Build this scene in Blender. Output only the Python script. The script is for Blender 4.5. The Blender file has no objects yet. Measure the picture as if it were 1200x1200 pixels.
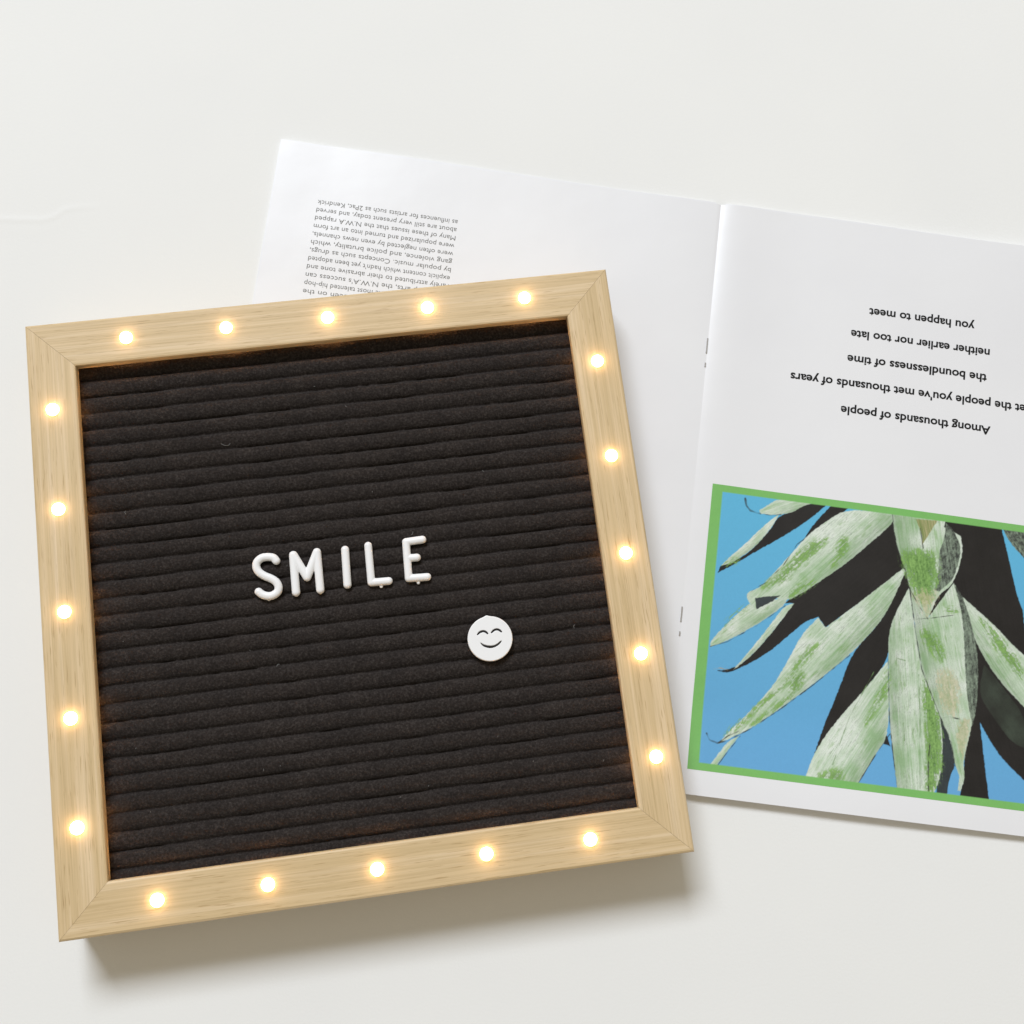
import bpy, bmesh, math, random
import numpy as np
from mathutils import Vector, Matrix

MM = 0.001
scene = bpy.context.scene
COL = scene.collection
rng = np.random.default_rng(7)
random.seed(7)

# ------------------------------------------------------------------ camera
# World: millimetre measures, table top at z = 0, letter board front at z = 31 mm.
BOARD_Z = 31.0
cam_d = bpy.data.cameras.new('camera')
cam = bpy.data.objects.new('camera', cam_d)
COL.objects.link(cam)
R0 = Vector((0.989859841, -0.128101491, 0.061379988))
R1 = Vector((-0.114420307, -0.975119310, -0.189869230))
R2 = Vector((0.084175343, 0.180920809, -0.979888857))
rot = Matrix((R0, -R1, -R2)).transposed()
cam.matrix_world = Matrix.Translation(Vector((29.45, -67.28, 482.29 + BOARD_Z)) * MM) @ rot.to_4x4()
cam_d.sensor_width = 36.0
cam_d.lens = 36.0 * 1350.0 / 1200.0
cam_d.clip_start = 0.01
cam_d.clip_end = 50.0
scene.camera = cam

# ------------------------------------------------------------------ world and light
world = bpy.data.worlds.new('World')
scene.world = world
world.use_nodes = True
bg = world.node_tree.nodes['Background']
bg.inputs['Color'].default_value = (1.0, 0.895, 0.71, 1)
bg.inputs['Strength'].default_value = 0.38

def area(name, direction, dist, size_x, size_y, power, color):
    d = bpy.data.lights.new(name, 'AREA')
    d.shape = 'RECTANGLE'
    d.size, d.size_y = size_x, size_y
    d.energy = power
    d.color = color
    o = bpy.data.objects.new(name, d)
    COL.objects.link(o)
    v = Vector(direction).normalized()
    o.location = v * dist + Vector((0.05, 0.0, 0.0))
    o.rotation_euler = v.to_track_quat('Z', 'Y').to_euler()
    return o

EL = math.radians(50.0)
area('window_light', (-0.16, math.cos(EL), math.sin(EL)), 7.0, 2.8, 1.8, 424.0, (0.92, 0.98, 1.075))

scene.view_settings.view_transform = 'Standard'
scene.view_settings.look = 'None'
scene.view_settings.exposure = 0.05
scene.view_settings.gamma = 1.0
scene.view_settings.use_curve_mapping = False
scene.render.engine = 'CYCLES'

# ------------------------------------------------------------------ helpers
def srgb(r, g, b):
    def f(c):
        c /= 255.0
        return c / 12.92 if c <= 0.04045 else ((c + 0.055) / 1.055) ** 2.4
    return (f(r), f(g), f(b), 1.0)

def tag(o, label=None, cat=None, group=None, kind=None):
    if label: o['label'] = label
    if cat: o['category'] = cat
    if group: o['group'] = group
    if kind: o['kind'] = kind
    return o

def thing(name, label, cat, loc=(0, 0, 0), group=None):
    o = bpy.data.objects.new(name, None)
    COL.objects.link(o)
    o.location = loc
    o.empty_display_size = 0.02
    return tag(o, label, cat, group)

def link_mesh(name, me, mat, parent=None, smooth=False):
    o = bpy.data.objects.new(name, me)
    COL.objects.link(o)
    if mat is not None:
        me.materials.append(mat)
    if parent is not None:
        o.parent = parent
    if smooth:
        me.polygons.foreach_set('use_smooth', [True] * len(me.polygons))
    return o

def np_mesh(name, verts, faces):
    """verts (n,3) in metres, faces (m,k) of one size k"""
    verts = np.asarray(verts, dtype=np.float32)
    faces = np.asarray(faces, dtype=np.int32)
    me = bpy.data.meshes.new(name)
    me.vertices.add(len(verts))
    me.vertices.foreach_set('co', verts.ravel())
    k = faces.shape[1]
    me.loops.add(faces.size)
    me.loops.foreach_set('vertex_index', faces.ravel())
    me.polygons.add(len(faces))
    me.polygons.foreach_set('loop_start', np.arange(0, faces.size, k, dtype=np.int32))
    me.update(calc_edges=True)
    me.validate()
    return me

def grid_faces(nx, ny):
    i = np.arange(nx - 1)[None, :] + np.arange(ny - 1)[:, None] * nx
    i = i.ravel()
    return np.stack([i, i + 1, i + 1 + nx, i + nx], 1)

def vnoise(x, y, seed=0):
    """smooth value noise, -1..1"""
    r = np.random.default_rng(seed)
    tab = r.uniform(-1, 1, (256, 256))
    xi = np.floor(x).astype(int); yi = np.floor(y).astype(int)
    fx = x - xi; fy = y - yi
    fx = fx * fx * (3 - 2 * fx); fy = fy * fy * (3 - 2 * fy)
    g = lambda a, b: tab[a % 256, b % 256]
    return (g(xi, yi) * (1 - fx) + g(xi + 1, yi) * fx) * (1 - fy) + (g(xi, yi + 1) * (1 - fx) + g(xi + 1, yi + 1) * fx) * fy

def fbm(x, y, seed=0, octv=3):
    s = 0; a = 1.0; t = 0
    for k in range(octv):
        s = s + a * vnoise(x * 2 ** k, y * 2 ** k, seed + k); t += a; a *= 0.55
    return s / t

class NT:
    def __init__(self, name):
        self.m = bpy.data.materials.new(name)
        self.m.use_nodes = True
        self.t = self.m.node_tree
        self.p = self.t.nodes['Principled BSDF']
    def n(self, kind, **kw):
        nd = self.t.nodes.new(kind)
        for k, v in kw.items():
            if k in nd.inputs: nd.inputs[k].default_value = v
            else: setattr(nd, k, v)
        return nd
    def l(self, a, b): self.t.links.new(a, b)
    def noise(self, vec, scale, detail=3.0, rough=0.5):
        nd = self.n('ShaderNodeTexNoise')
        nd.inputs['Scale'].default_value = scale
        nd.inputs['Detail'].default_value = detail
        nd.inputs['Roughness'].default_value = rough
        if vec is not None: self.l(vec, nd.inputs['Vector'])
        return nd.outputs['Fac']
    def ramp(self, fac, stops):
        nd = self.n('ShaderNodeValToRGB')
        e = nd.color_ramp.elements
        while len(e) < len(stops): e.new(0.5)
        for el, (p, c) in zip(e, stops):
            el.position = p; el.color = c
        self.l(fac, nd.inputs['Fac'])
        return nd.outputs['Color']
    def mix(self, fac, a, b, blend='MIX'):
        nd = self.n('ShaderNodeMix', data_type='RGBA', blend_type=blend)
        for sock, v in ((nd.inputs[0], fac), (nd.inputs[6], a), (nd.inputs[7], b)):
            if hasattr(v, 'links'): self.l(v, sock)
            else: sock.default_value = v
        return nd.outputs[2]
    def bump(self, height, strength, dist):
        nd = self.n('ShaderNodeBump')
        nd.inputs['Strength'].default_value = strength
        nd.inputs['Distance'].default_value = dist
        self.l(height, nd.inputs['Height'])
        self.l(nd.outputs['Normal'], self.p.inputs['Normal'])
    def coord(self, out='Object', scale=(1, 1, 1), loc=None):
        tc = self.n('ShaderNodeTexCoord')
        mp = self.n('ShaderNodeMapping')
        mp.inputs['Scale'].default_value = scale
        self.l(tc.outputs[out], mp.inputs['Vector'])
        if loc is not None: self.l(loc, mp.inputs['Location'])
        return mp.outputs['Vector']

def simple(name, col, rough=0.5, spec=0.5):
    t = NT(name)
    t.p.inputs['Base Color'].default_value = col
    t.p.inputs['Roughness'].default_value = rough
    t.p.inputs['Specular IOR Level'].default_value = spec
    return t

# ------------------------------------------------------------------ materials
def mat_table():
    t = simple('white_table', (0.80, 0.80, 0.775, 1), 0.85, 0.12)
    v = t.coord('Object')
    c = t.ramp(t.noise(v, 9.0, 4), [(0.3, (0.79, 0.79, 0.772, 1)), (0.7, (0.812, 0.811, 0.788, 1))])
    t.l(c, t.p.inputs['Base Color'])
    t.bump(t.noise(v, 900.0, 2), 0.12, 0.0004)
    return t.m

def mat_paper():
    t = simple('coated_paper', (0.775, 0.775, 0.79, 1), 0.36, 0.45)
    v = t.coord('Object')
    c = t.ramp(t.noise(v, 14.0, 4), [(0.3, (0.765, 0.766, 0.782, 1)), (0.7, (0.79, 0.79, 0.80, 1))])
    t.l(c, t.p.inputs['Base Color'])
    t.bump(t.noise(v, 48.0, 3, 0.4), 0.09, 0.0022)
    return t.m

def mat_wood():
    t = simple('oak_veneer', (0.6, 0.44, 0.22, 1), 0.48, 0.35)
    info = t.n('ShaderNodeObjectInfo')
    sc = t.n('ShaderNodeVectorMath', operation='SCALE')
    cmb = t.n('ShaderNodeCombineXYZ')
    for k in range(3): t.l(info.outputs['Random'], cmb.inputs[k])
    t.l(cmb.outputs[0], sc.inputs[0]); sc.inputs['Scale'].default_value = 37.0
    off = sc.outputs[0]
    # broad figure, warped
    v1 = t.coord('Object', (8, 420, 140), off)
    base = t.ramp(t.noise(v1, 1.0, 4, 0.55), [(0.25, srgb(197, 172, 129)), (0.5, srgb(208, 183, 142)), (0.75, srgb(221, 198, 163))])
    v2 = t.coord('Object', (22, 1700, 560), off)
    fine = t.ramp(t.noise(v2, 1.0, 3, 0.6), [(0.30, (0.84, 0.82, 0.77, 1)), (0.52, (1, 1, 1, 1)), (0.75, (1.04, 1.03, 1.02, 1))])
    c = t.mix(0.9, base, fine, 'MULTIPLY')
    v3 = t.coord('Object', (95, 2300, 700), off)
    pore = t.ramp(t.noise(v3, 1.0, 2, 0.5), [(0.29, (0.62, 0.54, 0.42, 1)), (0.38, (1, 1, 1, 1))])
    c = t.mix(0.75, c, pore, 'MULTIPLY')
    t.l(c, t.p.inputs['Base Color'])
    t.bump(t.noise(v2, 1.0, 3, 0.6), 0.25, 0.00025)
    return t.m

def mat_felt():
    t = simple('black_felt', (0.03, 0.026, 0.023, 1), 0.95, 0.08)
    v = t.coord('Object')
    a = t.noise(v, 1050.0, 4, 0.75)
    c = t.ramp(a, [(0.28, (0.0110, 0.0088, 0.0078, 1)), (0.5, (0.0260, 0.0212, 0.0192, 1)), (0.74, (0.062, 0.054, 0.050, 1))])
    b = t.ramp(t.noise(v, 90.0, 3), [(0.3, (0.85, 0.85, 0.86, 1)), (0.7, (1.12, 1.1, 1.08, 1))])
    c = t.mix(1.0, c, b, 'MULTIPLY')
    t.l(c, t.p.inputs['Base Color'])
    t.p.inputs['Sheen Weight'].default_value = 0.03
    t.p.inputs['Sheen Roughness'].default_value = 0.6
    t.bump(t.noise(v, 1900.0, 2, 0.6), 0.8, 0.0006)
    return t.m

def mat_bulb():
    t = NT('warm_bulb')
    t.p.inputs['Base Color'].default_value = (0.9, 0.8, 0.6, 1)
    tc = t.n('ShaderNodeTexCoord')
    sep = t.n('ShaderNodeSeparateXYZ'); t.l(tc.outputs['Object'], sep.inputs[0])
    cmb = t.n('ShaderNodeCombineXYZ')
    t.l(sep.outputs[0], cmb.inputs[0]); t.l(sep.outputs[1], cmb.inputs[1])
    ln = t.n('ShaderNodeVectorMath', operation='LENGTH'); t.l(cmb.outputs[0], ln.inputs[0])
    mr = t.n('ShaderNodeMapRange')
    mr.inputs['From Min'].default_value = 0.0; mr.inputs['From Max'].default_value = 0.0031
    mr.inputs['To Min'].default_value = 1.0; mr.inputs['To Max'].default_value = 0.0
    t.l(ln.outputs['Value'], mr.inputs['Value'])
    col = t.ramp(mr.outputs[0], [(0.0, (1.0, 0.56, 0.25, 1)), (0.25, (1.0, 0.68, 0.38, 1)), (0.6, (1, 0.80, 0.56, 1))])
    st = t.n('ShaderNodeMapRange')
    st.inputs['To Min'].default_value = BULB_EDGE; st.inputs['To Max'].default_value = BULB_CORE
    t.l(mr.outputs[0], st.inputs['Value'])
    t.l(col, t.p.inputs['Emission Color'])
    info = t.n('ShaderNodeObjectInfo')
    vr = t.n('ShaderNodeMapRange'); vr.inputs['To Min'].default_value = 0.75; vr.inputs['To Max'].default_value = 1.2
    t.l(info.outputs['Random'], vr.inputs['Value'])
    mu = t.n('ShaderNodeMath', operation='MULTIPLY')
    t.l(st.outputs[0], mu.inputs[0]); t.l(vr.outputs[0], mu.inputs[1])
    t.l(mu.outputs[0], t.p.inputs['Emission Strength'])
    return t.m
BULB_EDGE, BULB_CORE = 5.0, 54.0

M_TABLE = mat_table(); M_PAPER = mat_paper(); M_WOOD = mat_wood(); M_FELT = mat_felt(); M_BULB = mat_bulb()
M_STEM = NT('bulb_stem'); M_STEM.p.inputs['Emission Color'].default_value = (1.0, 0.53, 0.22, 1)
M_STEM.p.inputs['Emission Strength'].default_value = 60.0; M_STEM = M_STEM.m
M_PLASTIC = simple('white_plastic', (0.83, 0.83, 0.83, 1), 0.42, 0.4).m
M_ENGRAVE = simple('black_engraving', (0.018, 0.016, 0.014, 1), 0.7, 0.2).m
M_INK = simple('black_ink', (0.012, 0.012, 0.012, 1), 0.6, 0.2).m
M_GREYINK = simple('small_print_ink', (0.17, 0.166, 0.155, 1), 0.5, 0.3).m
M_STEEL = simple('staple_steel', (0.55, 0.54, 0.53, 1), 0.4, 0.5); M_STEEL.p.inputs['Metallic'].default_value = 0.9; M_STEEL = M_STEEL.m
M_BACK = simple('fibre_board', (0.36, 0.26, 0.16, 1), 0.8, 0.2).m
M_LINT = simple('grey_lint', (0.16, 0.165, 0.165, 1), 0.9, 0.1).m
def mat_print():
    t = simple('printed_ink', (1, 1, 1, 1), 0.42, 0.4)
    at = t.n('ShaderNodeAttribute', attribute_name='ink')
    t.l(at.outputs['Color'], t.p.inputs['Base Color'])
    t.bump(t.noise(t.coord('Object'), 160.0, 3), 0.1, 0.0008)
    return t.m
M_PRINT = mat_print()

# ------------------------------------------------------------------ table
def make_table():
    xs = np.unique(np.concatenate([np.linspace(-1200, 1200, 25), np.arange(-200, -90, 1.2), np.arange(-330, 420, 30)]))
    ys = np.unique(np.concatenate([np.linspace(-1200, 1200, 25), np.arange(172, 215, 0.5), np.arange(-300, 330, 30)]))
    X, Y = np.meshgrid(xs, ys)
    # a shallow wrinkle in the white sheet at the left
    cx = np.array([-185, -145.4, -126.2, -120.5, -116.2, -109.6, -100]); cy = np.array([195.5, 192.7, 190.3, 191.5, 194.5, 195.1, 194.6])
    amp = np.interp(X, [-200, -180, -130, -112, -100, -95], [0, 0.14, 0.14, 0.10, 0.02, 0])
    d = Y - np.interp(X, cx, cy)
    Z = amp * (np.exp(-(d / 1.6) ** 2) + 0.5 * np.exp(-((d + 4) / 5.0) ** 2))
    me = np_mesh('table_top', np.stack([X, Y, Z], -1).reshape(-1, 3) * MM, grid_faces(len(xs), len(ys)))
    o = link_mesh('table_top', me, M_TABLE, smooth=True)
    tag(o, 'smooth white table top under the letter board and the magazine', 'table', kind='structure')
make_table()
# ------------------------------------------------------------------ data of the printed leaf picture (mm on the page)
LEAVES = [
    ('dark', -75, [(91.2,-142.9),(117.9,-140.7),(144.6,-141.1),(153.2,-172.5),(157.8,-181.6),(147.1,-227.7),(136.9,-231.6),(133.4,-229.4),(128.8,-189.5),(117.4,-185.5),(105,-187.1),(101.1,-179.4)]),
    ('pale', 27, [(38.8,-141.6),(47.5,-141),(54.8,-141.4),(51.3,-145.3),(41.8,-148.5),(35.8,-149.5),(31.6,-149.4),(31,-148),(35.2,-144.6)]),
    ('dark', 41, [(53.8,-141.2),(61.9,-141.3),(56.4,-147.2),(49.8,-153.3),(40.6,-160.5),(31.4,-167),(24.9,-172),(18.4,-176.7),(14.5,-179.3),(15,-176.5),(17.5,-174.4),(23.5,-171.9),(28.6,-167),(32.4,-162.4),(36.8,-156.2),(40.4,-149),(46.5,-146.8)]),
    ('pale', 46, [(40.4,-148.5),(37.1,-151.2),(30.7,-158.4),(25.7,-164.7),(19.3,-171.1),(15.9,-175.7),(20.3,-174.3),(24.8,-170.3),(29.3,-166.3),(33.1,-161.6),(37.1,-155.4)]),
    ('dark', 41, [(64.3,-141),(72.1,-141.6),(64.8,-148.1),(54.9,-155.8),(51.7,-160.4),(55.4,-152.9),(59.8,-146.7)]),
    ('dark', 46, [(93.2,-145.5),(98.5,-147.6),(100.3,-165.6),(99.1,-169.9),(81.2,-183.5),(65.6,-197.9),(61.8,-193.6),(56.5,-195.9),(51,-201.5),(41,-212),(31.6,-218.8),(22.9,-224.1),(18.2,-223.3),(24.8,-221.8),(32.7,-215.2),(41.8,-202.7),(50,-188.8),(46.3,-189.1),(53.3,-181.5),(57.2,-177.6),(67,-169.4),(77.4,-158.6)]),
    ('pale', 51, [(46.4,-190),(50.3,-188.9),(41.8,-202.7),(32.7,-215.2),(25.4,-221.9),(27.6,-218.8),(33,-211.1),(39.7,-200.8)]),
    ('pale', 41, [(30.1,-191.5),(24.3,-197.4),(13.9,-210.2),(13.9,-213.3),(20,-210.4),(34.2,-200.7),(46.4,-190),(47.1,-186.8),(40,-188.1),(33.6,-193)]),
    ('pale', 48, [(71.4,-141.7),(93.2,-141.4),(93.6,-145.3),(88.2,-151.3),(79.7,-160.2),(73.1,-167),(66.6,-172.7),(60,-178.4),(53.5,-183.8),(46.9,-188.1),(39.9,-186.9),(34.8,-191.4),(32.9,-193.7),(30,-191.3),(28.4,-188.5),(28.9,-186.3),(34.2,-183.6),(39.2,-177.4),(44.2,-170.5),(49.8,-162.8),(54.9,-155.8),(62.1,-149.2)]),
    ('darkblue', 27, [(32.5,-188.6),(37.2,-187.3),(44,-185.9),(40.8,-188.9),(37.5,-191),(33.3,-193.8)]),
    ('pale', 51, [(99.2,-166.2),(101.4,-168.5),(94.1,-185.8),(87.5,-196.2),(77.3,-208.7),(61.9,-223.8),(48,-236.4),(35.3,-246.7),(28.9,-250.6),(21.3,-255.2),(22.7,-252.7),(31,-243.3),(42,-230),(49.1,-216.3),(54.9,-202.1),(61.8,-193.9),(65.6,-197.9),(81.2,-183.5)]),
    ('pale', 56, [(29.5,-251.1),(25.2,-253.7),(17.8,-265.2),(20.6,-265.7),(23.7,-260.1),(30.5,-250.4)]),
    ('dark', 60, [(101,-166.2),(103.2,-175.2),(95,-193.9),(95.2,-209.1),(83.9,-225.3),(64.2,-254.1),(67.4,-242.9),(73,-226.4),(78.6,-206.9),(87.5,-196.2),(93.8,-185.8)]),
    ('dark', 60, [(95.7,-240.7),(98.2,-247),(95,-246.1)]),
    ('pale', 60, [(94.9,-209.1),(97.7,-241.2),(91,-252.1),(83.4,-266),(60.3,-265.7),(64.1,-253.6),(73.8,-237.9),(83.9,-225)]),
    ('darkblue', 90, [(117.4,-226.1),(126.3,-238.3),(127.9,-251.2),(125.2,-256.8),(124.2,-264.9),(119.5,-264.7)]),
    ('dark', -75, [(117.2,-140.8),(144.6,-141.1),(148.3,-153.6),(153.2,-172.5),(157.8,-181.6),(160.5,-255.3),(147.8,-245.5),(138.3,-231.5),(143.5,-265.6),(129.9,-265.3),(131.3,-257.3),(132,-242.8),(130.7,-229.8),(127.8,-168.9)]),
    ('darkgreen', -54, [(136.7,-218.8),(144.7,-228.8),(152.6,-237.9),(158.9,-240.1),(159.7,-226.9),(147.1,-213.1),(139.1,-205.2)]),
    ('pale', -52, [(127.8,-175.9),(136.8,-182.3),(144,-187.5),(152.7,-195.3),(158.4,-199.3),(159.3,-222.8),(146.4,-211.7),(137.6,-200.6),(131.8,-189.1)]),
    ('pale', -83, [(102.5,-174.8),(94.5,-192.6),(94.7,-207.5),(97,-234),(99.3,-249.5),(101.8,-265),(118.1,-265),(121.4,-257.2),(121.7,-237.5),(118.1,-226),(110.4,-210.9),(105.8,-189.8)]),
    ('pale', -75, [(102.9,-174.4),(112,-187.6),(123.2,-169.8),(127,-176),(129.3,-185.3),(130.8,-202.9),(133.6,-218.7),(135.1,-231.2),(132.6,-242.7),(131.2,-250.1),(132.2,-256.5),(130.2,-262.4),(128.9,-262.3),(129.9,-256.2),(127.3,-251.3),(125.5,-241),(120,-231.1),(115.1,-221),(110.4,-210.9),(106.5,-193.8)]),
    ('grey', -80, [(122.9,-169.8),(128.1,-175.8),(133.7,-191.6),(136.4,-204.9),(136.6,-223.7),(134.9,-233.2),(132.5,-224.2),(130.3,-208.4),(128.8,-189.5),(126.1,-177.5)]),
    ('pale', -80, [(92.8,-141),(118,-141),(117.4,-144.3),(125.4,-147.5),(127.1,-155),(123.2,-170.2),(116.9,-175.6),(114.2,-181.8),(112,-187.9),(108.7,-183.9),(102.6,-175),(100.2,-166.3),(96.3,-157.8),(93.8,-148.3)]),
    ('grey', -80, [(118.2,-142.5),(121.6,-144.7),(126,-152.2),(125.1,-160.3),(122.8,-168.6),(116.5,-174.7),(114.4,-174.3),(115.9,-164.9),(115.5,-156.3),(117.9,-149.9)]),
    ('brown', -75, [(103.7,-142.4),(114.1,-141.7),(112.2,-145.3),(108.6,-152.5),(107.3,-154),(107.4,-149.3)]),
    ('greyp', -49, [(145.2,-141.3),(156.3,-141.5),(156.8,-154.6),(148.3,-146.8)]),
]
BLOTCHES = [
    ('green', 48, [(64,-156),(61.5,-160.5),(56.4,-166.8),(51.2,-171.7),(46.2,-178.5),(36.9,-183.9),(34.2,-183.6),(40.6,-177.9),(45.7,-171.7),(50.7,-164.8),(57.2,-159)]),
    ('green', 48, [(70.8,-153.7),(74,-158.9),(71.6,-164.8),(67.1,-170.2),(65.6,-169),(69.4,-163),(66.6,-163.3)]),
    ('green', 48, [(56.5,-177.2),(59.9,-177.4),(55.4,-181.5),(49.5,-185.7),(46.8,-186.7),(50.5,-180.7)]),
    ('green', 48, [(28,-192.6),(30.1,-193),(22.5,-199.5),(18.8,-204),(20.5,-200.4)]),
    ('green', 54, [(63.4,-204.2),(61.6,-208.7),(55.7,-216.4),(51.8,-221.8),(46.1,-230.2),(37.5,-238.2),(31.2,-246.6),(22.5,-252.5),(28.3,-246.3),(37.3,-236.2),(45.2,-228.3),(51.7,-220.5),(52.7,-214.7)]),
    ('green', 54, [(54.4,-218),(58.1,-219.7),(56.5,-226.8),(49.3,-234.7),(34,-246.9),(35.2,-244.1),(44.5,-236.7),(52.4,-229.4),(50.6,-224.1)]),
    ('green', 56, [(68.7,-261.7),(76.6,-258.8),(78.2,-262.5),(75.8,-266),(69,-265.9),(64.9,-264.1)]),
    ('green', 60, [(95.3,-210.1),(96.3,-223.4),(92.3,-229.3),(85,-242.1),(89.6,-229.6)]),
    ('greens', -83, [(110.4,-210.9),(118.1,-226),(121.7,-237.5),(121.4,-257.2),(118.1,-265),(113.4,-264.7),(114.3,-245),(112.1,-229.4)]),
    ('green', -70, [(108.1,-193.6),(113.6,-191.5),(119.5,-198.9),(121.3,-206.8),(117.1,-206),(111.2,-200)]),
    ('brown', -77, [(117.3,-210),(126.2,-208.9),(128.8,-219.3),(128.6,-230),(121.1,-229.6),(117.9,-220.7)]),
    ('browns', -77, [(127.3,-231.5),(133.4,-229.4),(133.6,-234.7),(132,-242.8),(131,-250.8),(128.8,-243.2)]),
    ('green', -75, [(96.3,-157.8),(106,-155.8),(114.5,-156.7),(116.3,-163.5),(115.4,-173.3),(111.7,-183.5),(107.4,-181.3),(101.6,-171)]),
    ('brown', -70, [(103.6,-175.6),(116.9,-174.5),(113.1,-183.3),(111.7,-187.6),(108.2,-182.6)]),
    ('green', -52, [(134.7,-181.9),(145.6,-191.4),(155.7,-201),(158.9,-211.5),(148.8,-203.3),(140,-192.2)]),
    ('green', 7, [(120,-181.7),(125.5,-180.3),(126.4,-183),(120.1,-183.8)]),
    ('green', 46, [(16.3,-175.6),(18.1,-173.3),(23.5,-171.5),(21,-174.3)]),
]
PRINT_LINES = [
    ('dk', 0.8, [(24,-143.3),(24.8,-146.6),(26.8,-148.6),(31.6,-149.5)]),
    ('dk', 0.5, [(31.6,-149.5),(36.9,-149.5),(41.1,-148.6)]),
    ('dk', 0.45, [(14.1,-213),(21.3,-210),(34.2,-201),(46.4,-190.4)]),
    ('dk', 0.7, [(15.6,-251.4),(17.2,-254),(20.6,-255),(25.2,-253.4),(29.6,-250.5)]),
    ('dk', 0.5, [(21.3,-254.7),(25,-251.5),(30.1,-248.6)]),
    ('dk', 0.5, [(29.6,-250.5),(35.3,-246.8),(48,-236.6),(62,-224),(77.3,-208.9)]),
    ('dk', 0.4, [(20.9,-265.4),(24.4,-259.8),(30.6,-250.8)]),
    ('dk', 0.5, [(83.4,-266),(91,-252.3),(97.7,-241.4)]),
    ('dk', 0.5, [(94.7,-207.5),(97,-234),(99.3,-249.5),(101.8,-265)]),
    ('dk', 0.45, [(102.9,-174.7),(106.5,-193.8),(110.4,-210.9),(115.1,-221),(120,-231.1),(125.5,-241),(127.6,-251.9)]),
    ('dk', 0.35, [(106.5,-188.7),(113.3,-187.4),(123.6,-184.7)]),
    ('dk', 0.6, [(115.8,-243.5),(115.4,-252.7),(115.8,-264.4)]),
    ('gr', 0.4, [(109.2,-213.7),(110.9,-232.2),(112,-263.5)]),
    ('dk', 0.5, [(120.5,-232.1),(123.8,-230.6),(129.3,-231)]),
    ('dk', 0.4, [(92.8,-141.3),(93.8,-148.3),(96.3,-157.8),(100.2,-166.3),(102.6,-175),(108.7,-183.9),(112,-187.9)]),
    ('dk', 0.35, [(54.3,-157.1),(49.7,-161.5),(44.3,-171.7),(36.7,-181),(31.5,-184.7),(28.8,-188.2)]),
    ('dk', 0.6, [(106.2,-146.6),(108.1,-155.5)]),
    ('gr', 0.35, [(88.7,-215),(79.1,-236.2),(72.5,-258)]),
    ('tan', 0.5, [(16.4,-222.9),(19,-222),(22.7,-222.4)]),
    ('gr', 0.4, [(99.2,-207.6),(102.7,-208.1)]),
    ('gr', 0.4, [(103.6,-235.8),(104.3,-243.6)]),
]
# ------------------------------------------------------------------ magazine
# page coordinates: u to the right of the spine, v downwards is negative from the spine's top end
MAG_O = np.array([193.68, 165.79])
MAG_A = math.radians(-14.45759)
MU = np.array([math.cos(MAG_A), math.sin(MAG_A)]); MV = np.array([-math.sin(MAG_A), math.cos(MAG_A)])
PAGE_W, PAGE_H = 214.0, 278.4

def sstep(a, b, x):
    t = np.clip((x - a) / (b - a), 0, 1)
    return t * t * (3 - 2 * t)

def page_h(u, v):
    """height of the top sheets in mm"""
    u = np.asarray(u, float); v = np.asarray(v, float)
    top = sstep(-200, -20, v)
    ur = np.maximum(u, 0); ul = np.maximum(-u, 0)
    right = 0.9 + (0.25 + 1.0 * top) * (ur / 11.0) * np.exp(1 - ur / 11.0)
    right += 0.9 * sstep(20, 90, ur) + 0.35 * np.sin(ur / 27.0 + v / 70.0) * sstep(25, 60, ur)
    right += 3.1 * sstep(-235, -282, v) * sstep(-4, 16, ur) * (1 - 0.6 * sstep(60, 170, ur))
    right += 3.0 * sstep(60, 190, ur) * sstep(-90, 5, v)
    left = 0.9 + (0.1 + 0.25 * top) * (ul / 16.0) * np.exp(1 - ul / 16.0)
    left += (0.5 * sstep(40, 90, ul) + 0.30 * np.sin(ul / 24.0 + 1.0 + v / 60.0)) * sstep(-90, -40, v)
    left += 0.8 * sstep(185, 214, ul) * sstep(-60, 0, v)
    return np.where(u >= 0, right, left)

def page_xyz(u, v, dz):
    u = np.asarray(u, float); v = np.asarray(v, float)
    z = page_h(u, v) + dz
    return np.stack([MAG_O[0] + u * MU[0] + v * MV[0], MAG_O[1] + u * MU[1] + v * MV[1], z], -1) * MM

mag = thing('magazine', 'open white magazine lying upside down half under the letter board', 'magazine')

def make_page(name, us, vs, dz, edge_wave=0.0, solid=False):
    U, V = np.meshgrid(us, vs)
    thick = 0.12
    if edge_wave:
        V = V + edge_wave * np.sin(U / 31.0) * sstep(-30, 0, V)
    top = page_xyz(U, V, dz).reshape(-1, 3)
    bot = page_xyz(U, V, dz - thick).reshape(-1, 3)
    if solid: bot[:, 2] = 0.15 * MM      # the rest of the sheets, down to the table
    n = len(top); nx, ny = len(us), len(vs)
    f = grid_faces(nx, ny)
    idx = np.arange(n).reshape(ny, nx)
    ring = np.concatenate([idx[0, :], idx[1:, -1], idx[-1, -2::-1], idx[-2:0:-1, 0]])
    r2 = np.roll(ring, -1)
    side = np.stack([ring, r2, r2 + n, ring + n], 1)[:, ::-1]
    me = np_mesh(name, np.concatenate([top, bot]), np.concatenate([f, f[:, ::-1] + n, side]))
    return link_mesh(name, me, M_PAPER, mag, smooth=False)

def smooth_top(o):
    me = o.data
    nz = np.empty(len(me.polygons) * 3); me.polygons.foreach_get('normal', nz)
    me.polygons.foreach_set('use_smooth', np.abs(nz.reshape(-1, 3)[:, 2]) > 0.5)
    # side walls keep flat shading, edges between them and the sheet are sharp
    bm = bmesh.new(); bm.from_mesh(me)
    for e in bm.edges:
        if len(e.link_faces) == 2 and e.link_faces[0].normal.angle(e.link_faces[1].normal, 0) > 0.8: e.smooth = False
    bm.to_mesh(me); bm.free()

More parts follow.
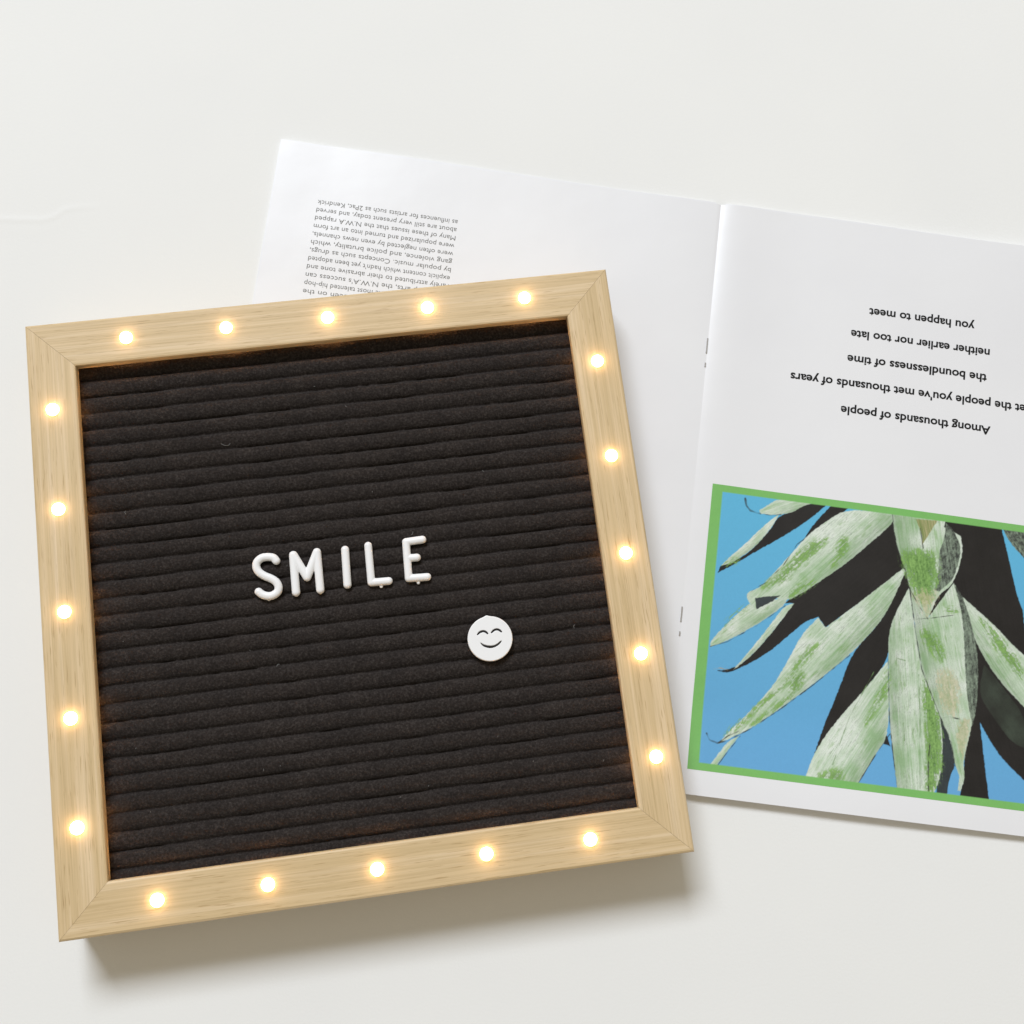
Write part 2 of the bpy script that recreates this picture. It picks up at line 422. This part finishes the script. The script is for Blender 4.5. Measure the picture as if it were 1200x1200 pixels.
vs = np.linspace(0, -PAGE_H, 118)
ur = np.concatenate([np.arange(0.0, 40, 1.0), np.arange(40, PAGE_W + 0.1, 3.0)])
ul = -np.concatenate([np.arange(0.0, 30, 1.0), np.arange(30, PAGE_W + 0.1, 3.0)])[::-1]
smooth_top(make_page('right_page', ur, vs, 0.0))
smooth_top(make_page('left_page', ul, vs, 0.0))
smooth_top(make_page('under_sheet', ur[2:] + 0.3, np.linspace(0.7, -PAGE_H + 0.2, 118), -0.45, 0.4, True))
smooth_top(make_page('under_sheet', ul[:-2] - 0.6, np.linspace(0.9, -PAGE_H + 0.2, 118), -0.4, 0.3, True))

def staple(v0, v1):
    bm = bmesh.new()
    # crown broken in two visible runs along the fold, plus the leg tip
    L = v0 - v1
    for a, b in ((0.0, 0.52), (0.86, 1.0)):
        va, vb = v0 - a * L, v0 - b * L
        pts = page_xyz([-0.65, -0.05, -0.05, -0.65], [va, va, vb, vb], 0.16)
        h = [Vector(p) for p in pts]
        lo = [bm.verts.new(p - Vector((0, 0, 0.0003))) for p in h]; hi = [bm.verts.new(p + Vector((0, 0, 0.0003))) for p in h]
        bm.faces.new(hi)
        for k in range(4): bm.faces.new((lo[k], lo[(k + 1) % 4], hi[(k + 1) % 4], hi[k]))
    bmesh.ops.recalc_face_normals(bm, faces=bm.faces)
    me = bpy.data.meshes.new('staple'); bm.to_mesh(me); bm.free()
    link_mesh('staple', me, M_STEEL, mag)
staple(-68.6, -82.8)
staple(-196.8, -209.9)

def text_mesh(body, size, bold):
    cu = bpy.data.curves.new('text', 'FONT')
    cu.body = body; cu.size = size; cu.offset = bold; cu.resolution_u = 3
    o = bpy.data.objects.new('text', cu); COL.objects.link(o)
    bpy.context.view_layer.update()
    ev = o.evaluated_get(bpy.context.evaluated_depsgraph_get())
    me = ev.to_mesh()
    co = np.empty(len(me.vertices) * 3); me.vertices.foreach_get('co', co)
    fs = [tuple(p.vertices) for p in me.polygons]
    ev.to_mesh_clear(); bpy.data.objects.remove(o)
    return co.reshape(-1, 3)[:, :2], fs

def print_block(name, lines, size, bold, mat, label):
    """lines: (text, u of its reading end, u of its reading start, v of baseline); the page lies upside down"""
    V, F = [], []
    for body, u_end, u_start, v in lines:
        co, fs = text_mesh(body, size, bold)
        x = co[:, 0]; w = x.max() - x.min()
        uu = u_start - (x - x.min()) / w * (u_start - u_end)
        vv = v - co[:, 1]
        V.append(page_xyz(uu, vv, 0.09))
        base = sum(len(a) for a in V[:-1])
        F += [tuple(i + base for i in f) for f in fs]
    me = bpy.data.meshes.new(name)
    me.from_pydata(np.concatenate(V).tolist(), [], F)
    o = link_mesh(name, me, mat, mag)
    o['label'] = label

print_block('printed_verse', [
    ('Among thousands of people', 65.3, 137.5, -93.0),
    ('you meet the people you\'ve met thousands of years', 40.4, 173.5, -79.9),
    ('the boundlessness of time', 66.7, 134.6, -67.5),
    ('neither earlier nor too late', 67.6, 135.3, -54.8),
    ('you happen to meet', 75.7, 127.2, -42.6)], 5.8, 0.145, M_INK, 'five centred lines of bold black verse')

body = ['as influences for artists such as 2Pac, Kendrick', 'about are still very present today, and served',
        'Many of these issues that the N.W.A rapped', 'were popularized and turned into an art form',
        'were often neglected by even news channels,', 'gang violence, and police brutality, which',
        'by popular music. Concepts such as drugs,', "explicit content which hadn't yet been adopted",
        'rarely attributed to their abrasive tone and', "of the rap arts, the N.W.A's success can",
        'artists and some of the most talented hip-hop', 'acts of their day, as often seen on the']
print_block('printed_column', [(b, -191.5, -124.8, -27.4 - 4.07 * k) for k, b in enumerate(body)], 3.4, -0.012, M_GREYINK, 'narrow justified column of small grey print')

def make_picture():
    U0, U1, V0, V1 = 8.3, 206.0, -138.4, -267.6
    nu, nv = 690, 470
    us = np.concatenate([np.linspace(U0, 164, 600), np.linspace(164.5, U1, 90)])
    vs = np.linspace(V0, V1, nv)
    U, V = np.meshgrid(us, vs)
    lin = lambda c: np.array(srgb(*c)[:3])
    # sheet of blue sky inside a green border
    t = ((V - V0) / (V1 - V0))[..., None]
    img = lin((94, 178, 214)) * (1 - t) + lin((101, 164, 210)) * t
    img = img * (1 + 0.02 * vnoise(U / 0.5, V / 0.5, 3)[..., None])
    def sdf(poly):
        """signed distance in mm, positive inside, evaluated near the polygon only"""
        p = np.array(poly); x0, y0 = p.min(0) - 2; x1, y1 = p.max(0) + 2
        c0, c1 = np.searchsorted(us, [x0, x1]); r0, r1 = np.searchsorted(-vs, [-y1, -y0])
        sl = (slice(r0, r1), slice(c0, c1))
        X, Y = U[sl], V[sl]
        inside = np.zeros(X.shape, bool); d2 = np.full(X.shape, 1e9)
        for a, b in zip(p, np.roll(p, -1, 0)):
            cond = (a[1] > Y) != (b[1] > Y)
            if abs(b[1] - a[1]) > 1e-9:
                inside ^= cond & (X < (b[0] - a[0]) * (Y - a[1]) / (b[1] - a[1]) + a[0])
            e = b - a; L = (e * e).sum() + 1e-9
            q = np.clip(((X - a[0]) * e[0] + (Y - a[1]) * e[1]) / L, 0, 1)
            d2 = np.minimum(d2, (X - a[0] - q * e[0]) ** 2 + (Y - a[1] - q * e[1]) ** 2)
        d = np.sqrt(d2)
        return sl, X, Y, np.where(inside, d, -d)
    def streak(X, Y, ang, seed, along=9.0, across=0.55):
        a = math.radians(ang)
        s = X * math.cos(a) + Y * math.sin(a); w = -X * math.sin(a) + Y * math.cos(a)
        return fbm(s / along + 50, w / across + 50, seed), s, w
    def rounded(poly, it, lim):
        p = [np.array(q, float) for q in poly]
        for _ in range(it):
            out = []
            for i in range(len(p)):
                a, q, c = p[i - 1], p[i], p[(i + 1) % len(p)]
                d1 = q - a; d2 = c - q
                t = abs(math.atan2(d1[0] * d2[1] - d1[1] * d2[0], d1 @ d2))
                if t < lim: out += [q - 0.25 * d1, q + 0.25 * d2]
                else: out.append(q)
            p = out
        return p
    rag = lambda X, Y, k: 0.16 * vnoise(X / 0.9 + 31, Y / 0.9 + 17, k)
    for i, (kind, ang, poly) in enumerate(LEAVES):
        sl, X, Y, d = sdf(rounded(poly, 2, 0.9))
        d = d + rag(X, Y, i)
        m = np.clip(d / 0.35 + 0.5, 0, 1)[..., None]
        st, s, w = streak(X, Y, ang, 10 + i)
        big = fbm(X / 9.0 + 9, Y / 9.0 + 5, 40 + i)
        sp = vnoise(X / 0.45, Y / 0.45, 70 + i)
        if kind == 'pale':
            wn = (w - w[d > 0].min()) / max(np.ptp(w[d > 0]), 1e-6)      # across the leaf
            fib = vnoise(s / 22.0 + 7, w / 0.32 + 3, 90 + i)
            k = np.clip(0.25 + 0.5 * wn + 0.6 * big + 0.35 * st + 0.15 * fib, 0, 1)[..., None]
            c = lin((150, 182, 138)) * (1 - k) + lin((217, 225, 213)) * k
            tuft = np.clip(fbm(s / 5.0 + 3, w / 1.2 + 8, 120 + i) * 2.6 - 0.75, 0, 1)[..., None] * 0.55
            c = c * (1 - tuft) + lin((128, 168, 100)) * tuft
            c = c * (1 + 0.05 * sp)[..., None]
            ridge = np.clip(1 - np.abs(fbm(s / 7.0 + 2, w / 0.5 + 6, 380 + i)) * 9, 0, 1) * np.clip(0.5 + big, 0, 1)
            c = c * (1 - 0.32 * ridge[..., None])
            low = np.clip(1 - wn * 2.6, 0, 1)[..., None] * 0.22
            c = c * (1 - low)
            speck = np.clip((sp + 0.6 * st - 1.0) * 3, 0, 1)[..., None]
            c = c * (1 - 0.35 * speck)
            e = np.clip(1 - d / 1.3, 0, 1)[..., None] * 0.35
            c = c * (1 - e) + lin((203, 214, 202)) * e
        elif kind in ('dark', 'darkblue', 'darkgreen'):
            b = {'dark': (33, 31, 30), 'darkblue': (52, 60, 62), 'darkgreen': (57, 66, 56)}[kind]
            c = lin(b) * (1 + 0.28 * big + 0.12 * st + 0.10 * sp)[..., None]
            if kind == 'darkgreen': m = m * np.clip(0.55 + 0.5 * big, 0, 1)[..., None]
        elif kind in ('grey', 'greyp'):
            k = np.clip(0.40 + 0.45 * st + 0.5 * fbm(X / 0.9, Y / 1.6, 160 + i) + 0.2 * sp - 0.25 * big, 0, 1)[..., None]
            c = lin((60, 64, 60)) * (1 - k) + lin((142, 158, 138)) * k
        else:
            k = np.clip(0.5 + 0.7 * st, 0, 1)[..., None]
            c = lin((112, 132, 72)) * (1 - k) + lin((182, 172, 130)) * k
        img[sl] = img[sl] * (1 - m) + c * m
    for i, (kind, ang, poly) in enumerate(BLOTCHES):
        sl, X, Y, d = sdf(rounded(poly, 2, 4.0))
        st, s, w = streak(X, Y, ang, 200 + i, 4.5, 0.7)
        sp = fbm(X / 0.8, Y / 0.8, 240 + i)
        soft = {'greens': 2.0, 'browns': 1.2}.get(kind, 3.2)
        m = np.clip(d / soft + 0.38 + 1.3 * st + 1.0 * sp, 0, 1) * np.clip(d / 2.0 + 1.0, 0, 1)
        k = np.clip(0.5 + 0.5 * st + 0.5 * sp, 0, 1)[..., None]
        if kind.startswith('green'):
            c = lin((72, 112, 45)) * (1 - k) + lin((138, 180, 98)) * k
            m = m * 0.95
        else:
            c = lin((138, 152, 92)) * (1 - k) + lin((213, 200, 172)) * k
            m = m * 0.68
        m = m[..., None]
        img[sl] = img[sl] * (1 - m) + c * m
    for i, (kind, wd, pts) in enumerate(PRINT_LINES):
        p = np.array(pts); x0, y0 = p.min(0) - 2; x1, y1 = p.max(0) + 2
        c0, c1 = np.searchsorted(us, [x0, x1]); r0, r1 = np.searchsorted(-vs, [-y1, -y0])
        sl = (slice(r0, r1), slice(c0, c1)); X, Y = U[sl], V[sl]
        d2 = np.full(X.shape, 1e9)
        for a, b in zip(p[:-1], p[1:]):
            e = b - a; L = (e * e).sum() + 1e-9
            q = np.clip(((X - a[0]) * e[0] + (Y - a[1]) * e[1]) / L, 0, 1)
            d2 = np.minimum(d2, (X - a[0] - q * e[0]) ** 2 + (Y - a[1] - q * e[1]) ** 2)
        m = np.clip((wd * (1 + 0.4 * vnoise(X / 1.5, Y / 1.5, 300 + i)) / 2 - np.sqrt(d2)) / 0.3 + 0.5, 0, 1)[..., None] * np.clip(0.6 + 0.8 * vnoise(X / 2.5, Y / 2.5, 330 + i), 0.1, 0.9)[..., None]
        c = lin({'dk': (52, 54, 50), 'gr': (108, 140, 88), 'tan': (170, 160, 130)}[kind])
        img[sl] = img[sl] * (1 - m) + c * m
    # green border, softly bleeding into the picture
    bw = lambda d, w: np.clip((w - d) / 0.5 + 0.5, 0, 1)
    bord = np.maximum.reduce([bw(U - U0, 4.9), bw(U1 - U, 4.9), bw(V0 - V, 3.3), bw(V - V1, 3.3)])[..., None]
    g = lin((121, 182, 100)) * (1 + 0.03 * fbm(U / 6, V / 6, 5)[..., None] + 0.03 * vnoise(U / 0.4, V / 0.4, 6)[..., None])
    img = img * (1 - bord) + g * bord
    me = np_mesh('printed_picture', page_xyz(U, V, 0.07).reshape(-1, 3), grid_faces(len(us), len(vs))[:, ::-1])
    at = me.color_attributes.new('ink', 'FLOAT_COLOR', 'POINT')
    rgba = np.concatenate([np.clip(img, 0, 1), np.ones(img.shape[:2] + (1,))], -1).astype(np.float32)
    at.data.foreach_set('color', rgba.ravel())
    o = link_mesh('printed_picture', me, M_PRINT, mag, smooth=True)
    o['label'] = 'green bordered photo of pale spiky leaves against a blue sky'
make_picture()

# ------------------------------------------------------------------ letter board
board = thing('letter_board', 'square oak framed letter board with ribbed black felt and lit warm bulbs round its frame', 'letter board', (0, 0, 0))
HALF, RAIL = 127.0, 20.3
Z0 = BOARD_Z

def make_rail_mesh():
    prof = [(0.0, -28.8), (0.0, -1.1), (0.3, -0.4), (1.0, 0.0), (19.4, 0.0), (20.05, -0.25), (20.3, -0.8), (20.3, -4.0), (4.0, -4.2), (4.0, -28.8)]
    bm = bmesh.new()
    rings = []
    for s in (-1, 1):
        rings.append([bm.verts.new((s * (HALF - y - 0.05) * MM, (HALF - y) * MM, z * MM)) for y, z in prof])
    n = len(prof)
    for k in range(n):
        bm.faces.new((rings[0][k], rings[0][(k + 1) % n], rings[1][(k + 1) % n], rings[1][k]))
    bm.faces.new(rings[0]); bm.faces.new(rings[1])
    bmesh.ops.recalc_face_normals(bm, faces=bm.faces)
    me = bpy.data.meshes.new('frame_rail'); bm.to_mesh(me); bm.free()
    me.materials.append(M_WOOD)
    return me

rail_me = make_rail_mesh()
rails = []
for k, a in enumerate((0, 90, 180, 270)):
    o = bpy.data.objects.new('frame_rail', rail_me)
    COL.objects.link(o)
    o.parent = board
    o.location = (0, 0, Z0 * MM)
    o.rotation_euler = (0, 0, math.radians(a))
    rails.append(o)

def make_bulb_mesh():
    prof = [(0.0, 2.7), (0.8, 2.6), (1.5, 2.25), (2.1, 1.65), (2.5, 0.9), (2.7, 0.2), (2.75, -0.5)]
    low = [(3.0, -3.9), (3.0, -7.0), (2.2, -8.2), (0.0, -8.6)]
    bm = bmesh.new(); N = 28
    ring = None
    for j, (r, z) in enumerate(prof + low):
        if r == 0.0: new = [bm.verts.new((0, 0, z * MM))]
        else: new = [bm.verts.new((r * MM * math.cos(2 * math.pi * i / N), r * MM * math.sin(2 * math.pi * i / N), z * MM)) for i in range(N)]
        if ring is not None:
            for i in range(N):
                a = ring[i % len(ring)]; b = ring[(i + 1) % len(ring)]; c = new[(i + 1) % len(new)]; d = new[i % len(new)]
                vs_ = [v for q, v in enumerate((a, d, c, b)) if v not in (a, d, c, b)[:q]]
                f = bm.faces.new(vs_); f.smooth = True
                f.material_index = 0 if j < len(prof) else 1
        ring = new
    me = bpy.data.meshes.new('led_bulb'); bm.to_mesh(me); bm.free()
    me.materials.append(M_BULB); me.materials.append(M_STEM)
    return me
bulb_me = make_bulb_mesh()
for spots in ([(x, 117.0) for x in (-84.7, -42.1, 1.8, 45.6, 88.8)], [(-117.2, y) for y in (88.3, 45.0, 1.8, -41.6, -84.7)],
              [(117.0, y) for y in (84.5, 41.4, -1.6, -44.6, -87.4)], [(x, -116.4) for x in (-88.2, -44.9, -1.5, 42.6, 85.2)]):
    for x, y in spots:
        o = bpy.data.objects.new('led_bulb', bulb_me)
        COL.objects.link(o); o.parent = board
        o.location = (x * MM, y * MM, Z0 * MM)

def make_felt():
    pitch, y0 = 7.34, 101.9 + 7.34
    ys = np.arange(112.4, -112.4, -7.34 / 18)
    xs = np.arange(-112.4, 112.5, 0.55)
    X, Y = np.meshgrid(xs, ys)
    wob = 0.14 * vnoise(X / 16.0 + 40, Y / 5.0 + 40, 1) + 0.05 * vnoise(X / 3.0 + 40, Y / 3.0 + 40, 2)
    ph = ((y0 - (Y + wob)) / pitch) % 1.0          # 0 at a groove, growing downwards
    prof = np.clip(4 * ph * (1 - ph), 0, 1) ** 0.42
    skew = np.sin(np.pi * ph)
    Z = -6.2 - 3.2 * (1 - prof) - 0.9 * np.clip(ph - 0.16, 0, 1) * skew ** 0.3
    Z += 0.07 * rng.uniform(-1, 1, X.shape) + 0.07 * vnoise(X / 1.1 + 40, Y / 1.1 + 40, 5)
    n = X.size
    top = np.stack([X, Y, Z + Z0], -1).reshape(-1, 3) * MM
    me = np_mesh('felt_panel', top, grid_faces(len(xs), len(ys))[:, ::-1])
    # close the panel with a border skirt and a flat back
    bm = bmesh.new(); bm.from_mesh(me)
    be = [e for e in bm.edges if e.is_boundary]
    r = bmesh.ops.extrude_edge_only(bm, edges=be)
    nv = [g for g in r['geom'] if isinstance(g, bmesh.types.BMVert)]
    for v in nv: v.co.z = (Z0 - 11.0) * MM
    bmesh.ops.contextual_create(bm, geom=[g for g in r['geom'] if isinstance(g, bmesh.types.BMEdge)])
    bm.to_mesh(me); bm.free()
    link_mesh('felt_panel', me, M_FELT, board, smooth=True)
make_felt()

def box(name, x, y, z0, z1, mat, parent):
    bm = bmesh.new()
    bmesh.ops.create_cube(bm, size=1.0)
    for v in bm.verts:
        v.co = Vector((v.co.x * 2 * x, v.co.y * 2 * y, z0 + (v.co.z + 0.5) * (z1 - z0))) * MM
    me = bpy.data.meshes.new(name); bm.to_mesh(me); bm.free()
    return link_mesh(name, me, mat, parent)
box('back_panel', 122.8, 122.8, Z0 - 28.0, Z0 - 25.0, M_BACK, board)

def lint(pts):
    cu = bpy.data.curves.new('lint_fibre', 'CURVE'); cu.dimensions = '3D'; cu.bevel_depth = 0.11 * MM; cu.bevel_resolution = 1
    sp = cu.splines.new('POLY'); sp.points.add(len(pts) - 1)
    for p, (x, y, z) in zip(sp.points, pts): p.co = (x * MM, y * MM, (Z0 + z) * MM, 1)
    o = bpy.data.objects.new('tmp', cu); COL.objects.link(o); bpy.context.view_layer.update()
    me = bpy.data.meshes.new_from_object(o.evaluated_get(bpy.context.evaluated_depsgraph_get()))
    bpy.data.objects.remove(o)
    return me
bm = bmesh.new()
for i in range(22):
    x, y = random.uniform(-104, 104), random.uniform(-102, 104)
    a = random.uniform(0, 6.28); L = random.choice([0.35, 0.5, 0.8, 1.5])
    me = lint([(x, y, -5.95), (x + L * .5 * math.cos(a), y + L * .5 * math.sin(a), -5.75), (x + L * math.cos(a + .6), y + L * math.sin(a + .6), -5.95)])
    bm.from_mesh(me); bpy.data.meshes.remove(me)
me = lint([(-49.5, 67.2, -5.9), (-48, 66.2, -5.6), (-46.4, 66.0, -5.6), (-45.5, 66.9, -5.8)]); bm.from_mesh(me)
me = bpy.data.meshes.new('lint_fibres'); bm.to_mesh(me); bm.free()
o = link_mesh('lint_fibres', me, M_LINT, board); o['kind'] = 'stuff'

# ------------------------------------------------------------------ white letters pegged into the felt
LZ = BOARD_Z - 5.3      # axis height of the strokes
def stroke_letter(strokes, r, pegs, label):
    pts = np.concatenate([np.array(s) for s in strokes])
    c = pts.mean(0)
    bm = bmesh.new()
    def ball(p, rad, z=0.0):
        bmesh.ops.create_uvsphere(bm, u_segments=20, v_segments=12, radius=rad, matrix=Matrix.Translation((p[0] - c[0], p[1] - c[1], z)))
    def rod(a, b, rad, za=0.0, zb=0.0):
        A = Vector((a[0] - c[0], a[1] - c[1], za)); B = Vector((b[0] - c[0], b[1] - c[1], zb)); d = B - A
        m = Matrix.Translation((A + B) / 2) @ d.to_track_quat('Z', 'Y').to_matrix().to_4x4()
        bmesh.ops.create_cone(bm, cap_ends=True, segments=20, radius1=rad, radius2=rad, depth=d.length, matrix=m)
    for s in strokes:
        for p in s: ball(p, r)
        for a, b in zip(s[:-1], s[1:]): rod(a, b, r)
    for p in pegs:
        ball(p, 0.75, -0.5); rod(p, p + np.array([0, 1.2]), 0.75, -0.5, -0.3)
    # back pegs pushed between the ribs
    for p in (pts[0], pts[-1]): rod(p, p + np.array([0.001, 0]), 0.9, 0.0, -3.2)
    for v in bm.verts: v.co = Vector((v.co.x, v.co.y, v.co.z * (0.86 if v.co.z > 0 else 1.0))) * MM
    me = bpy.data.meshes.new('plastic_letter'); bm.to_mesh(me); bm.free()
    o = link_mesh('plastic_letter', me, M_PLASTIC, smooth=True)
    o.location = (c[0] * MM, c[1] * MM, LZ * MM)
    md = o.modifiers.new('fuse', 'REMESH'); md.mode = 'VOXEL'; md.voxel_size = 0.00016; md.use_smooth_shade = True
    sm = o.modifiers.new('soften', 'SMOOTH'); sm.factor = 0.5; sm.iterations = 4
    return tag(o, label, 'letter', 'white letters spelling the word on the felt')

def catmull(p, n=6):
    p = np.array(p); q = np.concatenate([[2 * p[0] - p[1]], p, [2 * p[-1] - p[-2]]]); out = []
    for i in range(1, len(q) - 2):
        for t in np.arange(n) / n:
            out.append(0.5 * (2 * q[i] + (q[i + 1] - q[i - 1]) * t + (2 * q[i - 1] - 5 * q[i] + 4 * q[i + 1] - q[i + 2]) * t ** 2 + (3 * q[i] - q[i - 1] - 3 * q[i + 1] + q[i + 2]) * t ** 3))
    out.append(p[-1]); return out

RS = 1.72
stroke_letter([catmull([(-30.6, 13.5), (-31.7, 14.95), (-34.05, 15.6), (-36.55, 15.45), (-38.55, 14.0), (-39.1, 11.85), (-38.2, 9.6), (-36.1, 7.75),
                        (-33.5, 6.3), (-31.5, 4.6), (-30.65, 2.45), (-31.2, 0.4), (-32.9, -0.75), (-35.1, -1.05), (-37.5, -0.15), (-39.05, 1.3)], 4)], RS,
              [np.array((-35.15, -2.3))], 'white plastic letter S, the curved first letter on the black felt')
stroke_letter([[(-23.37, 15.1), (-23.6, -0.8)], [(-23.2, 15.1), (-18.45, 5.0), (-13.35, 15.2)], [(-13.3, 15.2), (-13.45, -0.95)]], RS + 0.05,
              [np.array((-23.6, -1.95)), np.array((-13.5, -2.05))], 'white plastic letter M, widest letter, standing between S and I')
stroke_letter([[(-1.42, 14.8), (-1.95, -0.2)]], RS, [], 'white plastic letter I, a single upright bar between M and L')
stroke_letter([[(8.44, 15.4), (8.15, -0.45), (15.5, -0.7)]], RS - 0.05, [np.array((12.1, -2.6))], 'white plastic letter L between I and E')
stroke_letter([[(31.65, 15.3), (24.56, 15.1), (24.0, -0.6), (31.9, -0.95)], [(24.4, 8.0), (28.45, 7.9)]], RS - 0.05, [np.array((27.85, -2.9))],
              'white plastic letter E with three arms, last letter on the right')

def smiley():
    root = thing('smiley_badge', 'round white smiling face disc below the word on the felt', 'smiley', (55.05 * MM, -30.3 * MM, (Z0 - 6.3) * MM))
    cx, cy = 55.05, -30.3
    eye1 = [(50.0, -28.1), (51.1, -27.2), (52.45, -26.9), (53.55, -27.35), (54.3, -28.25)]
    eye2 = [(55.9, -28.0), (57.1, -27.1), (58.3, -26.85), (59.35, -27.3), (60.15, -28.2)]
    mouth = [(50.75, -31.45), (52.32, -32.62), (54.64, -33.33), (57.07, -33.18), (59.55, -31.8), (59.05, -32.6), (57.82, -33.52), (55.98, -34.14), (54.23, -34.1), (52.3, -33.32), (51.35, -32.4)]
    def band(mid, w):
        m = np.array(catmull(mid, 4)); t = np.gradient(m, axis=0); t /= np.linalg.norm(t, axis=1)[:, None]
        nrm = np.stack([-t[:, 1], t[:, 0]], 1); k = np.linspace(-1, 1, len(m)); ww = (w * (1 - 0.55 * k ** 4))[:, None]
        return np.concatenate([m + nrm * ww, (m - nrm * ww)[::-1]])
    holes = [band(eye1, 0.36), band(eye2, 0.36), np.array(catmull(mouth + [mouth[0]], 4)[:-1])]
    ang = np.linspace(0, 2 * np.pi, 120, endpoint=False)
    rad = 9.45 + 0.45 * np.exp(-((np.degrees(ang) - 92.0) / 5.5) ** 2)
    outer = np.stack([rad * np.cos(ang), rad * np.sin(ang)], 1)
    def fill(loops, extr, bev, z, name, mat):
        cu = bpy.data.curves.new('c', 'CURVE'); cu.dimensions = '2D'; cu.fill_mode = 'BOTH'
        cu.extrude = extr * MM; cu.bevel_depth = bev * MM; cu.bevel_resolution = 3; cu.offset = -bev * MM
        for lp in loops:
            sp = cu.splines.new('POLY'); sp.points.add(len(lp) - 1); sp.use_cyclic_u = True
            for p, (x, y) in zip(sp.points, lp): p.co = (x * MM, y * MM, 0, 1)
        o = bpy.data.objects.new('tmp', cu); COL.objects.link(o); bpy.context.view_layer.update()
        me = bpy.data.meshes.new_from_object(o.evaluated_get(bpy.context.evaluated_depsgraph_get()))
        bpy.data.objects.remove(o)
        q = link_mesh(name, me, mat, root); q.location = (0, 0, z * MM)
        return q
    rel = [h - np.array([cx, cy]) for h in holes]
    fill([outer] + rel, 0.85, 0.35, 1.5, 'disc', M_PLASTIC)
    grow = lambda h: h.mean(0) + (h - h.mean(0)) * 1.12
    fill([grow(rel[0])], 0.5, 0.0, 2.14, 'eye', M_ENGRAVE)
    fill([grow(rel[1])], 0.5, 0.0, 2.14, 'eye', M_ENGRAVE)
    fill([grow(rel[2])], 0.5, 0.0, 2.14, 'mouth', M_ENGRAVE)
smiley()
